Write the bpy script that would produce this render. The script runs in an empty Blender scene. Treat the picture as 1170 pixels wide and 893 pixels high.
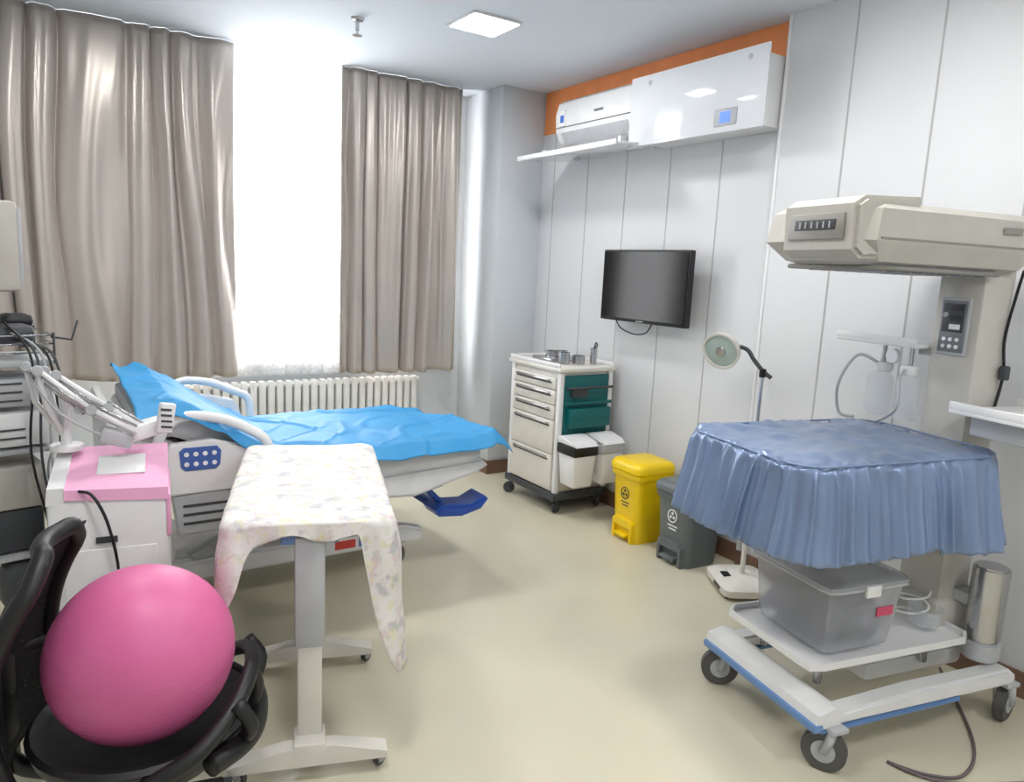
import bpy, bmesh, math, random
from mathutils import Vector, Matrix, Euler, noise
random.seed(7)
S = bpy.context.scene
COL = S.collection
pi = math.pi

# ------------------------------------------------------------------ materials
def lin(c):
    r = []
    for v in c:
        v = v/255.0
        r.append(v/12.92 if v <= 0.04045 else ((v+0.055)/1.055)**2.4)
    return (r[0], r[1], r[2], 1.0)

def mat(name, c, rough=0.5, metal=0.0, var=0.05, scale=12.0, bump=0.0, bscale=None, emit=0.0,
        alpha=1.0, trans=0.0, sheen=0.0, coat=0.0, spec=None, sub=0.0):
    m = bpy.data.materials.new(name); m.use_nodes = True
    nt = m.node_tree; b = nt.nodes['Principled BSDF']
    col = lin(c)
    tc = nt.nodes.new('ShaderNodeTexCoord')
    nz = nt.nodes.new('ShaderNodeTexNoise'); nz.inputs['Scale'].default_value = scale
    nz.inputs['Detail'].default_value = 3
    nt.links.new(tc.outputs['Object'], nz.inputs['Vector'])
    rp = nt.nodes.new('ShaderNodeValToRGB')
    rp.color_ramp.elements[0].position = 0.3; rp.color_ramp.elements[1].position = 0.7
    rp.color_ramp.elements[0].color = (col[0]*(1-var), col[1]*(1-var), col[2]*(1-var), 1)
    rp.color_ramp.elements[1].color = (min(1, col[0]*(1+var)), min(1, col[1]*(1+var)), min(1, col[2]*(1+var)), 1)
    nt.links.new(nz.outputs['Fac'], rp.inputs['Fac'])
    nt.links.new(rp.outputs['Color'], b.inputs['Base Color'])
    b.inputs['Roughness'].default_value = rough
    b.inputs['Metallic'].default_value = metal
    b.inputs['Alpha'].default_value = alpha
    b.inputs['Transmission Weight'].default_value = trans
    b.inputs['Sheen Weight'].default_value = sheen
    b.inputs['Coat Weight'].default_value = coat
    if spec is not None: b.inputs['Specular IOR Level'].default_value = spec
    if emit > 0:
        b.inputs['Emission Color'].default_value = col
        b.inputs['Emission Strength'].default_value = emit
    if bump > 0:
        n2 = nt.nodes.new('ShaderNodeTexNoise'); n2.inputs['Scale'].default_value = bscale or scale*4
        nt.links.new(tc.outputs['Object'], n2.inputs['Vector'])
        bp = nt.nodes.new('ShaderNodeBump'); bp.inputs['Strength'].default_value = bump
        bp.inputs['Distance'].default_value = 0.01
        nt.links.new(n2.outputs['Fac'], bp.inputs['Height'])
        nt.links.new(bp.outputs['Normal'], b.inputs['Normal'])
    return m

M = {}
M['wall'] = mat('wall_panel_white', (214, 215, 217), 0.42, var=0.015, scale=2)
M['wall2'] = mat('wall_paint_grey', (206, 210, 214), 0.6, var=0.015, scale=2)
M['ceil'] = mat('ceiling_paint', (216, 222, 229), 0.8, var=0.01, scale=2)
M['floor'] = mat('floor_vinyl_beige', (206, 200, 177), 0.2, var=0.05, scale=1.6, bump=0.02, bscale=60)
M['base'] = mat('baseboard_brown', (120, 92, 76), 0.4)
M['seam'] = mat('panel_seam_grey', (176, 176, 176), 0.5)
M['orange'] = mat('orange_paint', (240, 150, 88), 0.5)
M['white'] = mat('white_plastic', (228, 228, 228), 0.35, var=0.02)
M['whiteg'] = mat('white_gloss', (228, 230, 234), 0.08, var=0.01, coat=0.5)
M['cream'] = mat('cream_enamel', (218, 214, 205), 0.35, var=0.03)
M['beige'] = mat('beige_plastic', (190, 186, 177), 0.4, var=0.04)
M['beige2'] = mat('beige_plastic_dark', (142, 139, 132), 0.4, var=0.04)
M['grey'] = mat('grey_plastic', (120, 122, 126), 0.45)
M['lgrey'] = mat('light_grey_plastic', (180, 182, 185), 0.45)
M['dgrey'] = mat('dark_grey_plastic', (62, 64, 68), 0.5)
M['black'] = mat('black_plastic', (20, 20, 22), 0.45)
M['screen'] = mat('tv_screen_glass', (9, 8, 12), 0.14, var=0.02, spec=0.22)
M['steel'] = mat('brushed_steel', (190, 190, 192), 0.25, 1.0)
M['chrome'] = mat('chrome', (215, 215, 218), 0.1, 1.0)
M['rubber'] = mat('grey_rubber', (88, 86, 84), 0.6)
M['teal'] = mat('teal_panel', (0, 96, 98), 0.4)
M['yellow'] = mat('yellow_plastic', (240, 203, 10), 0.35, var=0.02)
M['bingrey'] = mat('bin_grey', (98, 104, 106), 0.4, var=0.03)
M['bluepl'] = mat('blue_plastic', (38, 78, 165), 0.35)
M['keyblue'] = mat('keypad_blue', (66, 98, 168), 0.4)
M['bluetrim'] = mat('blue_trim', (105, 140, 188), 0.4)
M['pink'] = mat('pink_plastic', (236, 174, 207), 0.35, var=0.02)
M['ball'] = mat('pink_rubber', (208, 100, 150), 0.46, var=0.02, bump=0.02, bscale=200)
M['matt'] = mat('mattress_vinyl', (218, 218, 220), 0.5)
M['bluesheet'] = mat('blue_disposable_sheet', (52, 142, 196), 0.55, var=0.06, scale=6, bump=0.2, bscale=18, spec=.35)
M['satin'] = mat('blue_satin', (126, 145, 178), 0.3, metal=0.35, var=0.06, scale=5, sheen=0.1, bump=0.10, bscale=30)
M['rad'] = mat('radiator_enamel', (228, 228, 224), 0.35)
M['led'] = mat('led_panel_emitter', (255, 255, 255), 0.5, emit=14)
M['disp'] = mat('display_blue', (70, 110, 240), 0.4, emit=1.2)
M['glassy'] = mat('clear_plastic', (225, 230, 235), 0.15, var=0.01, alpha=0.30)
M['tub'] = mat('clear_tub_plastic', (205, 208, 216), 0.15, var=0.01, alpha=0.42)
M['content'] = mat('dark_bag_contents', (62, 60, 82), 0.6, var=0.7, scale=16, bump=0.6, bscale=18)
M['content2'] = mat('grey_pouch', (130, 130, 150), 0.5, var=0.3, scale=16)
M['label'] = mat('label_red', (210, 70, 60), 0.5)
M['labelp'] = mat('label_pink', (205, 80, 110), 0.5)
M['labelb'] = mat('label_blue', (60, 110, 200), 0.5)
M['labelw'] = mat('label_white', (235, 235, 235), 0.5)
M['lens'] = mat('lamp_lens', (176, 192, 184), 0.12)
M['cable'] = mat('cable_mauve', (110, 96, 100), 0.5)

def curtain_mat():
    m = mat('satin_curtain_taupe', (192, 182, 173), 0.33, var=0.05, scale=3, sheen=0.3, bump=0.04, bscale=90)
    nt = m.node_tree; b = nt.nodes['Principled BSDF']; out = nt.nodes['Material Output']
    b.inputs['Specular IOR Level'].default_value = 0.8
    b.inputs['Metallic'].default_value = 0.3
    t = nt.nodes.new('ShaderNodeBsdfTranslucent'); t.inputs['Color'].default_value = lin((186, 174, 162))
    mx = nt.nodes.new('ShaderNodeMixShader'); mx.inputs[0].default_value = 0.05
    nt.links.new(b.outputs[0], mx.inputs[1]); nt.links.new(t.outputs[0], mx.inputs[2])
    nt.links.new(mx.outputs[0], out.inputs['Surface'])
    return m
M['curtain'] = curtain_mat()
def sheer_mat():
    m = bpy.data.materials.new('white_sheer_lace'); m.use_nodes = True
    nt = m.node_tree; nt.nodes.remove(nt.nodes['Principled BSDF']); out = nt.nodes['Material Output']
    d = nt.nodes.new('ShaderNodeBsdfDiffuse'); d.inputs[0].default_value = (0.9, 0.9, 0.9, 1)
    t = nt.nodes.new('ShaderNodeBsdfTranslucent'); t.inputs[0].default_value = (0.95, 0.95, 0.95, 1)
    tr = nt.nodes.new('ShaderNodeBsdfTransparent')
    m1 = nt.nodes.new('ShaderNodeMixShader'); m1.inputs[0].default_value = 0.6
    m2 = nt.nodes.new('ShaderNodeMixShader')
    v = nt.nodes.new('ShaderNodeTexVoronoi'); v.inputs['Scale'].default_value = 40
    tc = nt.nodes.new('ShaderNodeTexCoord')
    rp = nt.nodes.new('ShaderNodeMapRange'); rp.inputs[1].default_value = 0.2; rp.inputs[2].default_value = 0.6
    rp.inputs[3].default_value = 0.12; rp.inputs[4].default_value = 0.3
    nt.links.new(tc.outputs['Object'], v.inputs['Vector'])
    nt.links.new(v.outputs['Distance'], rp.inputs[0]); nt.links.new(rp.outputs[0], m2.inputs[0])
    nt.links.new(d.outputs[0], m1.inputs[1]); nt.links.new(t.outputs[0], m1.inputs[2])
    nt.links.new(m1.outputs[0], m2.inputs[1]); nt.links.new(tr.outputs[0], m2.inputs[2])
    nt.links.new(m2.outputs[0], out.inputs['Surface'])
    return m
M['sheer'] = sheer_mat()
def floral_mat():
    m = mat('floral_cloth', (222, 218, 215), 0.7, var=0.02, scale=4, bump=0.1, bscale=40)
    nt = m.node_tree; b = nt.nodes['Principled BSDF']
    src = b.inputs['Base Color'].links[0].from_socket
    tc = nt.nodes.new('ShaderNodeTexCoord')
    prev = src
    for sc, c, th in ((9, (204, 176, 182), 0.5), (14, (190, 196, 172), 0.4), (6.5, (168, 168, 176), 0.6), (11, (222, 212, 160), .4)):
        nz = nt.nodes.new('ShaderNodeTexNoise'); nz.inputs['Scale'].default_value = sc*2.6; nz.inputs['Detail'].default_value = 5
        mp = nt.nodes.new('ShaderNodeMapping'); mp.inputs['Location'].default_value = (sc, sc*.7, 0)
        nt.links.new(tc.outputs['Object'], mp.inputs[0]); nt.links.new(mp.outputs[0], nz.inputs['Vector'])
        r = nt.nodes.new('ShaderNodeMapRange'); r.inputs[1].default_value = 0.56; r.inputs[2].default_value = 0.62
        r.inputs[3].default_value = 0; r.inputs[4].default_value = th
        nt.links.new(nz.outputs['Fac'], r.inputs[0])
        mx = nt.nodes.new('ShaderNodeMix'); mx.data_type = 'RGBA'
        nt.links.new(r.outputs[0], mx.inputs[0]); nt.links.new(prev, mx.inputs[6]); mx.inputs[7].default_value = lin(c)
        prev = mx.outputs[2]
    nt.links.new(prev, b.inputs['Base Color'])
    return m
M['floral'] = floral_mat()
def net_mat():
    m = mat('black_mesh_fabric', (26, 26, 28), 0.7)
    nt = m.node_tree; b = nt.nodes['Principled BSDF']
    tc = nt.nodes.new('ShaderNodeTexCoord'); v = nt.nodes.new('ShaderNodeTexVoronoi'); v.inputs['Scale'].default_value = 140
    r = nt.nodes.new('ShaderNodeMapRange'); r.inputs[1].default_value = 0.25; r.inputs[2].default_value = 0.3
    r.inputs[3].default_value = 0.4; r.inputs[4].default_value = 1.0
    nt.links.new(tc.outputs['Object'], v.inputs['Vector']); nt.links.new(v.outputs['Distance'], r.inputs[0])
    nt.links.new(r.outputs[0], b.inputs['Alpha'])
    return m
M['net'] = net_mat()

# ------------------------------------------------------------------ mesh helpers
def group(name, loc=(0, 0, 0), rz=0.0):
    e = bpy.data.objects.new(name, None); COL.objects.link(e)
    e.location = loc; e.rotation_euler = (0, 0, math.radians(rz)); e.empty_display_size = 0.1
    return e

def fin(bm, name, m, parent=None, smooth=False, rot=None, loc=None):
    bmesh.ops.recalc_face_normals(bm, faces=bm.faces[:])
    me = bpy.data.meshes.new(name); bm.to_mesh(me); bm.free()
    if smooth:
        for p in me.polygons: p.use_smooth = True
    if m is not None: me.materials.append(M[m] if isinstance(m, str) else m)
    o = bpy.data.objects.new(name, me); COL.objects.link(o)
    if rot is not None: o.rotation_euler = tuple(math.radians(a) for a in rot)
    if loc is not None: o.location = loc
    if parent is not None: o.parent = parent
    return o

def box(name, c, s, m, parent=None, bev=0.0, rot=None, seg=2, taper=None):
    bm = bmesh.new(); bmesh.ops.create_cube(bm, size=1)
    for v in bm.verts:
        tx = ty = 1.0
        if taper and v.co.z < 0: tx, ty = taper
        v.co = Vector((v.co.x*s[0]*tx, v.co.y*s[1]*ty, v.co.z*s[2]))
    if bev > 0:
        bmesh.ops.bevel(bm, geom=bm.edges[:], offset=bev, segments=seg, profile=0.5, affect='EDGES')
    o = fin(bm, name, m, parent, smooth=False, rot=rot, loc=c)
    if bev > 0:
        for p in o.data.polygons: p.use_smooth = True
        try: o.data.set_sharp_from_angle(angle=math.radians(35))
        except Exception: pass
    return o

def bb(name, x0, x1, y0, y1, z0, z1, m, parent=None, bev=0.0, **k):
    return box(name, ((x0+x1)/2, (y0+y1)/2, (z0+z1)/2), (x1-x0, y1-y0, z1-z0), m, parent, bev, **k)

def smoothpts(pts, n=8, closed=False):
    P = [Vector(p) for p in pts]
    if len(P) < 3: return P
    out = []; L = len(P)
    rng = L if closed else L-1
    for i in range(rng):
        p0 = P[(i-1) % L] if closed or i > 0 else P[0]
        p1 = P[i]; p2 = P[(i+1) % L]
        p3 = P[(i+2) % L] if closed or i+2 < L else P[-1]
        for k in range(n):
            t = k/n
            out.append(0.5*((2*p1)+(-p0+p2)*t+(2*p0-5*p1+4*p2-p3)*t*t+(-p0+3*p1-3*p2+p3)*t**3))
    if not closed: out.append(P[-1])
    return out

def tube(name, pts, r, m, parent=None, sm=0, closed=False, seg=10, flat=1.0):
    P = smoothpts(pts, sm, closed) if sm else [Vector(p) for p in pts]
    bm = bmesh.new(); rings = []
    n = len(P); up = None
    for i in range(n):
        if closed: d = P[(i+1) % n]-P[(i-1) % n]
        else: d = P[min(i+1, n-1)]-P[max(i-1, 0)]
        d.normalize()
        if up is None:
            a = Vector((0, 0, 1)) if abs(d.z) < 0.9 else Vector((1, 0, 0))
            up = (a-d*a.dot(d)).normalized()
        else:
            up = (up-d*up.dot(d)).normalized()
        sd = d.cross(up)
        rr = r[min(i*len(r)//n, len(r)-1)] if isinstance(r, (list, tuple)) else r
        rings.append([bm.verts.new(P[i]+up*math.cos(a)*rr+sd*math.sin(a)*rr*flat)
                      for a in [2*pi*k/seg for k in range(seg)]])
    for i in range(n if closed else n-1):
        A = rings[i]; B = rings[(i+1) % n]
        for k in range(seg): bm.faces.new((A[k], A[(k+1) % seg], B[(k+1) % seg], B[k]))
    if not closed:
        bm.faces.new(rings[0]); bm.faces.new(rings[-1][::-1])
    return fin(bm, name, m, parent, smooth=True)

def cyl(name, a, b, r, m, parent=None, seg=24, r2=None):
    a = Vector(a); b = Vector(b); d = (b-a).normalized()
    u = Vector((0, 0, 1)) if abs(d.z) < 0.9 else Vector((1, 0, 0))
    u = (u-d*u.dot(d)).normalized(); w = d.cross(u)
    r2 = r if r2 is None else r2
    bm = bmesh.new()
    A = [bm.verts.new(a+(u*math.cos(t)+w*math.sin(t))*r) for t in [2*pi*k/seg for k in range(seg)]]
    B = [bm.verts.new(b+(u*math.cos(t)+w*math.sin(t))*r2) for t in [2*pi*k/seg for k in range(seg)]]
    for k in range(seg): bm.faces.new((A[k], A[(k+1) % seg], B[(k+1) % seg], B[k]))
    bm.faces.new(A[::-1]); bm.faces.new(B)
    bmesh.ops.bevel(bm, geom=[e for e in bm.edges if (e.verts[0] in A) == (e.verts[1] in A)], offset=min(r, r2, (b-a).length)*0.12,
                    segments=2, affect='EDGES')
    o = fin(bm, name, m, parent, smooth=True)
    try: o.data.set_sharp_from_angle(angle=math.radians(50))
    except Exception: pass
    return o

def lathe(name, prof, m, parent=None, loc=(0, 0, 0), rot=None, seg=32, sx=1.0, sy=1.0):
    bm = bmesh.new(); rings = []
    for r, z in prof:
        if r < 1e-5: rings.append([bm.verts.new((0, 0, z))])
        else: rings.append([bm.verts.new((r*math.cos(2*pi*k/seg)*sx, r*math.sin(2*pi*k/seg)*sy, z)) for k in range(seg)])
    for A, B in zip(rings, rings[1:]):
        for k in range(seg):
            k2 = (k+1) % seg
            if len(A) == 1 and len(B) == 1: continue
            if len(A) == 1: bm.faces.new((A[0], B[k2], B[k]))
            elif len(B) == 1: bm.faces.new((A[k], A[k2], B[0]))
            else: bm.faces.new((A[k], A[k2], B[k2], B[k]))
    o = fin(bm, name, m, parent, smooth=True, loc=loc, rot=rot)
    try: o.data.set_sharp_from_angle(angle=math.radians(45))
    except Exception: pass
    return o

def prism(name, outline, t0, t1, plane, m, parent=None, bev=0.0, loc=None, rot=None):
    def mk(a, b, t):
        return {'xz': (a, t, b), 'yz': (t, a, b), 'xy': (a, b, t)}[plane]
    bm = bmesh.new()
    A = [bm.verts.new(mk(a, b, t0)) for a, b in outline]
    B = [bm.verts.new(mk(a, b, t1)) for a, b in outline]
    n = len(A)
    for k in range(n): bm.faces.new((A[k], A[(k+1) % n], B[(k+1) % n], B[k]))
    bm.faces.new(A[::-1]); bm.faces.new(B)
    if bev > 0:
        bmesh.ops.recalc_face_normals(bm, faces=bm.faces[:])
        es = [e for e in bm.edges if (e.verts[0] in A) == (e.verts[1] in A)]
        bmesh.ops.bevel(bm, geom=es, offset=bev, segments=2, affect='EDGES')
    o = fin(bm, name, m, parent, smooth=True, loc=loc, rot=rot)
    try: o.data.set_sharp_from_angle(angle=math.radians(40))
    except Exception: pass
    return o

def loft(name, loops, m, parent=None, smooth=True, ang=40, cap=True):
    bm = bmesh.new()
    R = [[bm.verts.new(p) for p in L] for L in loops]; n = len(R[0])
    for A, B in zip(R, R[1:]):
        for k in range(n): bm.faces.new((A[k], A[(k+1) % n], B[(k+1) % n], B[k]))
    if cap:
        bm.faces.new(R[0][::-1]); bm.faces.new(R[-1])
    o = fin(bm, name, m, parent, smooth=smooth)
    try: o.data.set_sharp_from_angle(angle=math.radians(ang))
    except Exception: pass
    return o

def grid(name, fn, nu, nv, m, parent=None, thick=0.0):
    bm = bmesh.new()
    V = [[bm.verts.new(fn(i/nu, j/nv)) for j in range(nv+1)] for i in range(nu+1)]
    for i in range(nu):
        for j in range(nv): bm.faces.new((V[i][j], V[i+1][j], V[i+1][j+1], V[i][j+1]))
    o = fin(bm, name, m, parent, smooth=True)
    if thick:
        md = o.modifiers.new('thickness', 'SOLIDIFY'); md.thickness = thick; md.offset = 0
    return o

def rrect(hx, hy, r, n):
    per = 4*(hx+hy)-8*r+2*pi*r
    out = []
    L1 = 2*(hy-r); L2 = 2*(hx-r); q = pi*r/2
    seq = [('l', (hx, -hy+r), (0, 1), L1, (1, 0)), ('a', (hx-r, hy-r), 0, q),
           ('l', (hx-r, hy), (-1, 0), L2, (0, 1)), ('a', (-hx+r, hy-r), pi/2, q),
           ('l', (-hx, hy-r), (0, -1), L1, (-1, 0)), ('a', (-hx+r, -hy+r), pi, q),
           ('l', (-hx+r, -hy), (1, 0), L2, (0, -1)), ('a', (hx-r, -hy+r), 1.5*pi, q)]
    for k in range(n):
        s = per*k/n
        for e in seq:
            ln = e[3]
            if s <= ln or e is seq[-1]:
                if e[0] == 'l':
                    out.append(((e[1][0]+e[2][0]*s, e[1][1]+e[2][1]*s), e[4], per*k/n))
                else:
                    a = e[2]+s/r
                    out.append(((e[1][0]+r*math.cos(a), e[1][1]+r*math.sin(a)), (math.cos(a), math.sin(a)), per*k/n))
                break
            s -= ln
    return out, per

def cover(name, hx, hy, r, z, drop, flare, nf, amp, m, parent, N=360, rows=14, wr=0.003, dome=0.0, pucker=0.0, tight=False):
    P, per = rrect(hx, hy, r, N)
    bm = bmesh.new()
    def nz(x, y, s=7): return noise.noise(Vector((x*s, y*s, 3.3)))
    def phase(p, s): return 2*pi*nf*s/per + 1.9*noise.noise(Vector((p[0]*6, p[1]*6, 0.7)))
    cen = bm.verts.new((0, 0, z+dome)); rings = []
    K = 18
    for k in range(1, K+1):
        f = (k/K)**0.8; ring = []
        for (p, n_, s) in P:
            x, y = p[0]*f, p[1]*f
            zz = z+wr*nz(x, y)+wr*0.6*nz(x, y, 19)+dome*(1-f*f)
            if pucker: zz += pucker*math.sin(phase(p, s))*max(0, (f-.84)/.16)
            if k == K: zz -= 0.003
            ring.append(bm.verts.new((x, y, zz)))
        rings.append(ring)
    for j in range(1, rows+1):
        ring = []
        for i, (p, n_, s) in enumerate(P):
            L = drop(p[0], p[1]); d = L*j/rows
            ph = phase(p, s)+(.9*noise.noise(Vector((p[0]*5, p[1]*5, d*3))) if tight else 0)
            w = math.sin(ph)+0.35*math.sin(2.3*ph+1.0)
            am = amp*(.75+.8*noise.noise(Vector((p[0]*10, p[1]*10, 5)))) if tight else amp
            g = min(1.0, d/(0.04 if tight else 0.10))
            off = flare*d+0.006+am*g*w*(0.55+0.45*d/max(L, .01))+0.012*g*noise.noise(Vector((p[0]*9, p[1]*9, d*6)))
            tx, ty = -n_[1], n_[0]
            sh = am*0.7*g*math.cos(ph)
            ring.append(bm.verts.new((p[0]+n_[0]*off+tx*sh, p[1]+n_[1]*off+ty*sh,
                                      z-d-0.003+0.006*math.sin(ph*1.0)*(j == rows))))
        rings.append(ring)
    n = len(P)
    for k in range(n): bm.faces.new((cen, rings[0][k], rings[0][(k+1) % n]))
    for A, B in zip(rings, rings[1:]):
        for k in range(n): bm.faces.new((A[k], A[(k+1) % n], B[(k+1) % n], B[k]))
    o = fin(bm, name, m, parent, smooth=True)
    md = o.modifiers.new('thickness', 'SOLIDIFY'); md.thickness = 0.002; md.offset = 0
    return o

def caster(parent, x, y, r=0.04, w=0.022, yaw=0.0, ztop=None, tire='rubber', hub='lgrey', nm='caster', off=0.02):
    c = math.cos(yaw); s = math.sin(yaw)
    ax = Vector((-s, c, 0)); fw = Vector((c, s, 0))
    ctr = Vector((x, y, r))+fw*off
    cyl(nm+'_tire', ctr-ax*w/2, ctr+ax*w/2, r, tire, parent, seg=28)
    cyl(nm+'_hub', ctr-ax*(w/2+.003), ctr+ax*(w/2+.003), r*0.6, hub, parent, seg=20)
    cyl(nm+'_axle', ctr-ax*(w/2+.008), ctr+ax*(w/2+.008), r*0.15, 'steel', parent, seg=10)
    zt = ztop if ztop else 2*r+0.02
    for sg in (-1, 1):
        a = ctr+ax*sg*(w/2+.005); b = Vector((x, y, zt-0.01))+ax*sg*(w/2+.002)
        tube(nm+'_fork', [a, (a+b)/2+fw*(-.004), b], r*0.22, hub, parent, seg=6)
    box(nm+'_crown', (x, y, zt-0.006), (w+.03, w+.03, 0.016), hub, parent, 0.004)

# ------------------------------------------------------------------ room shell
H = 2.75
XR = 3.13; XS = 3.06; XL = -1.7; YB = 4.98; YF = -1.6; YS = 2.40
box('floor', ((XL+XR)/2, (YF+YB)/2, -0.05), (XR-XL+.6, YB-YF+.6, 0.1), 'floor')
box('ceiling', ((XL+XR)/2, (YF+YB)/2, H+0.05), (XR-XL+.6, YB-YF+.6, 0.1), 'ceil')
bb('wall_left', XL-.15, XL, YF-.15, YB+.2, 0, H, 'wall2')
bb('wall_front', XL, XR, YF-.15, YF, 0, H, 'wall2')
wr = group('wall_right')
wr2 = group('wall_right_step')
bb('wall_slab', XR, XR+.15, YF-.15, YB+.2, 0, H, 'wall', wr)
y = 4.33
while y > YF:
    if not (YS-.05 < y < YS+.05):
        xs = XS if y < YS else XR
        bb('panel_seam', xs-.0015, xs, y-.004, y+.004, 0, H, 'seam', wr2 if y < YS else wr)
    y -= 0.38
bb('step_slab', XS, XR, YF, YS, 0, H, 'wall', wr2, 0.002)
bb('step_trim', XS-.004, XS+.02, YS-.012, YS+.006, 0.1, H, 'white', wr2, 0.002)
bb('orange_band', XR-.005, XR-.001, YS+.01, 4.47, 2.46, 2.748, 'orange', wr)
WX0, WX1, WZ0, WZ1 = 0.1, 2.45, 0.85, 2.70
wb = group('wall_back')
bb('wall_left_part', XL, WX0, YB, YB+.2, 0, H, 'wall2', wb)
bb('wall_right_part', WX1, XR, YB, YB+.2, 0, H, 'wall2', wb)
bb('wall_under_window', WX0, WX1, YB, YB+.2, 0, WZ0, 'wall2', wb)
bb('wall_over_window', WX0, WX1, YB, YB+.2, WZ1, H, 'wall2', wb)
bb('wall_column', 2.77, XR, 4.48, YB, 0, H, 'wall2', None, 0.004)
wn = group('window_1')
for x in (WX0+.03, 0.85, 1.62, WX1-.03): bb('mullion', x-.03, x+.03, YB+.06, YB+.12, WZ0, WZ1, 'white', wn, .004)
for z in (WZ0+.03, 2.2, WZ1-.03): bb('transom', WX0, WX1, YB+.06, YB+.12, z-.03, z+.03, 'white', wn, .004)
bb('window_sill', WX0-.03, WX1+.03, YB-.05, YB+.18, WZ0-.03, WZ0, 'white', wn, .005)
bb('baseboard_back', XL, 2.77, YB-.012, YB, 0, .1, 'base')
bb('baseboard_column', 2.765, XR-.02, 4.468, 4.48, 0, .1, 'base')
bb('baseboard_column_side', 2.758, 2.77, 4.468, YB-.012, 0, .1, 'base')
bb('baseboard_right', XS-.012, XS, YF, YS, 0, .1, 'base')
bb('baseboard_right_far', XR-.012, XR, YS, 4.468, 0, .1, 'base')

def light_panel(x, y, pw=22, s=0.3):
    g = group('ceiling_light_panel', (x, y, H))
    bb('frame', -s/2-.012, s/2+.012, -s/2-.012, s/2+.012, -.012, 0, 'white', g, .003)
    bb('diffuser', -s/2, s/2, -s/2, s/2, -.015, -.010, 'led', g)
    L = bpy.data.lights.new('panel_lamp', 'AREA'); L.shape = 'SQUARE'; L.size = s; L.energy = pw
    L.color = (1, 0.99, 0.975)
    lo = bpy.data.objects.new('panel_lamp', L); COL.objects.link(lo); lo.parent = g; lo.location = (0, 0, -.02)
light_panel(2.02, 3.48, 13, .26)
for x, y, p in ((0.4, 3.5, 16), (2.03, 1.5, 16), (0.4, 1.5, 17), (2.03, -0.5, 20), (0.4, -.5, 20)):  # unseen extra panels above the frame, added as ambient fill
    light_panel(x, y, p)
g = group('ceiling_sprinkler', (1.48, 3.86, H))
lathe('flange', [(0, 0), (.035, 0), (.03, -.012), (0.01, -.014), (0.01, -.06), (0, -.06)], 'steel', g)
lathe('deflector', [(0, -.06), (.006, -.06), (.006, -.08), (.025, -.083), (.025, -.086), (0, -.086)], 'steel', g)

# ------------------------------------------------------------------ curtains
def curtain(name, x0, x1, z0, z1, y, nf, amp, m, seed=0, thick=0.003):
    def f(u, v):
        z = z1+(z0-z1)*v
        wob = noise.noise(Vector((u*6*nf/10, v*1.3, seed)))
        ph = 2*pi*nf*(u+0.075*noise.noise(Vector((u*5, v*0.9, seed+5)))+.02*noise.noise(Vector((u*14, v*1.8, seed+15))))
        a = amp*(0.5+0.5*min(1, v*3))*(0.8+0.9*noise.noise(Vector((u*7, v*0.9, seed+9))))
        yy = y+a*(math.sin(ph)+0.28*math.sin(2.1*ph+seed)+.15*math.sin(3.7*ph+2*v))+0.02*wob*min(1, v*2)
        x = x0+(x1-x0)*u+0.012*math.cos(ph)
        return (x, yy, z+0.004*math.sin(ph)*v)
    return grid(name, f, int(nf*18), 50, m, None, thick)
curtain('curtain', -0.80, 1.06, 0.76, 2.748, 4.79, 11, 0.047, 'curtain', 1)
curtain('curtain', 1.725, 2.64, 0.745, 2.748, 4.79, 6.5, 0.047, 'curtain', 4)
curtain('sheer_curtain', 0.95, 1.9, 0.74, 2.745, 4.90, 16, 0.012, 'sheer', 8, 0.0)

# radiator
g = group('radiator', (0, 4.90, 0))
x = 0.55
while x < 2.40:
    box('fin', (x, 0, .42), (.046, .06, .56), 'rad', g, .014)
    x += 0.058
cyl('top_header', (.55, 0, .67), (2.39, 0, .67), .018, 'rad', g)
cyl('bottom_header', (.55, 0, .18), (2.39, 0, .18), .018, 'rad', g)
for x in (.6, 2.34): box('foot', (x, 0, .07), (.03, .05, .15), 'rad', g, .004)

# ------------------------------------------------------------------ AC + air purifier
g = group('air_conditioner', (XR-.006, 3.27, -.015))
prof = [(0, 2.60), (-.185, 2.605), (-.225, 2.58), (-.245, 2.51), (-.24, 2.41), (-.205, 2.345), (-.145, 2.315), (0, 2.31)]
prism('body', prof, 0.0, .74, 'xz', 'white', g, .012)
prism('louver', [(-.235, 2.395), (-.200, 2.335), (-.195, 2.340), (-.231, 2.40)], .05, .68, 'xz', 'lgrey', g)
bb('panel_line', -.2475, -.2405, .02, .72, 2.425, 2.429, 'grey', g)
bb('energy_label', -.2485, -.241, .63, .685, 2.435, 2.53, 'labelw', g)
bb('energy_label_band', -.2495, -.242, .64, .675, 2.455, 2.50, 'labelb', g)
bb('brand_mark', -.2485, -.241, .26, .34, 2.48, 2.492, 'grey', g)
g = group('air_deflector_shelf', (XR-.006, 3.2, -.02))
box('panel', (-.22, .47, 2.255), (.40, .98, .014), 'whiteg', g, .004, rot=(0, -6, 0))
box('front_lip', (-.42, .47, 2.240), (.014, .98, .03), 'white', g, .004)
for y in (.1, .85): bb('bracket', -.30, 0, y-.01, y+.01, 2.265, 2.30, 'white', g)
g = group('wall_air_purifier', (XR-.006, 0, -.012))
bb('cabinet', -.25, 0, YS+.02, 3.24, 2.25, 2.585, 'white', g, .012)
bb('front_glass', -.262, -.248, 2.345, 3.27, 2.225, 2.595, 'whiteg', g, .006)
bb('display_bezel', -.266, -.26, 2.50, 2.64, 2.255, 2.335, 'lgrey', g, .004)
bb('display', -.269, -.264, 2.54, 2.60, 2.27, 2.32, 'disp', g)
cyl('vent_ring', (-.2625, 3.12, 2.55), (-.265, 3.12, 2.55), .012, 'lgrey', g)
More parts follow.
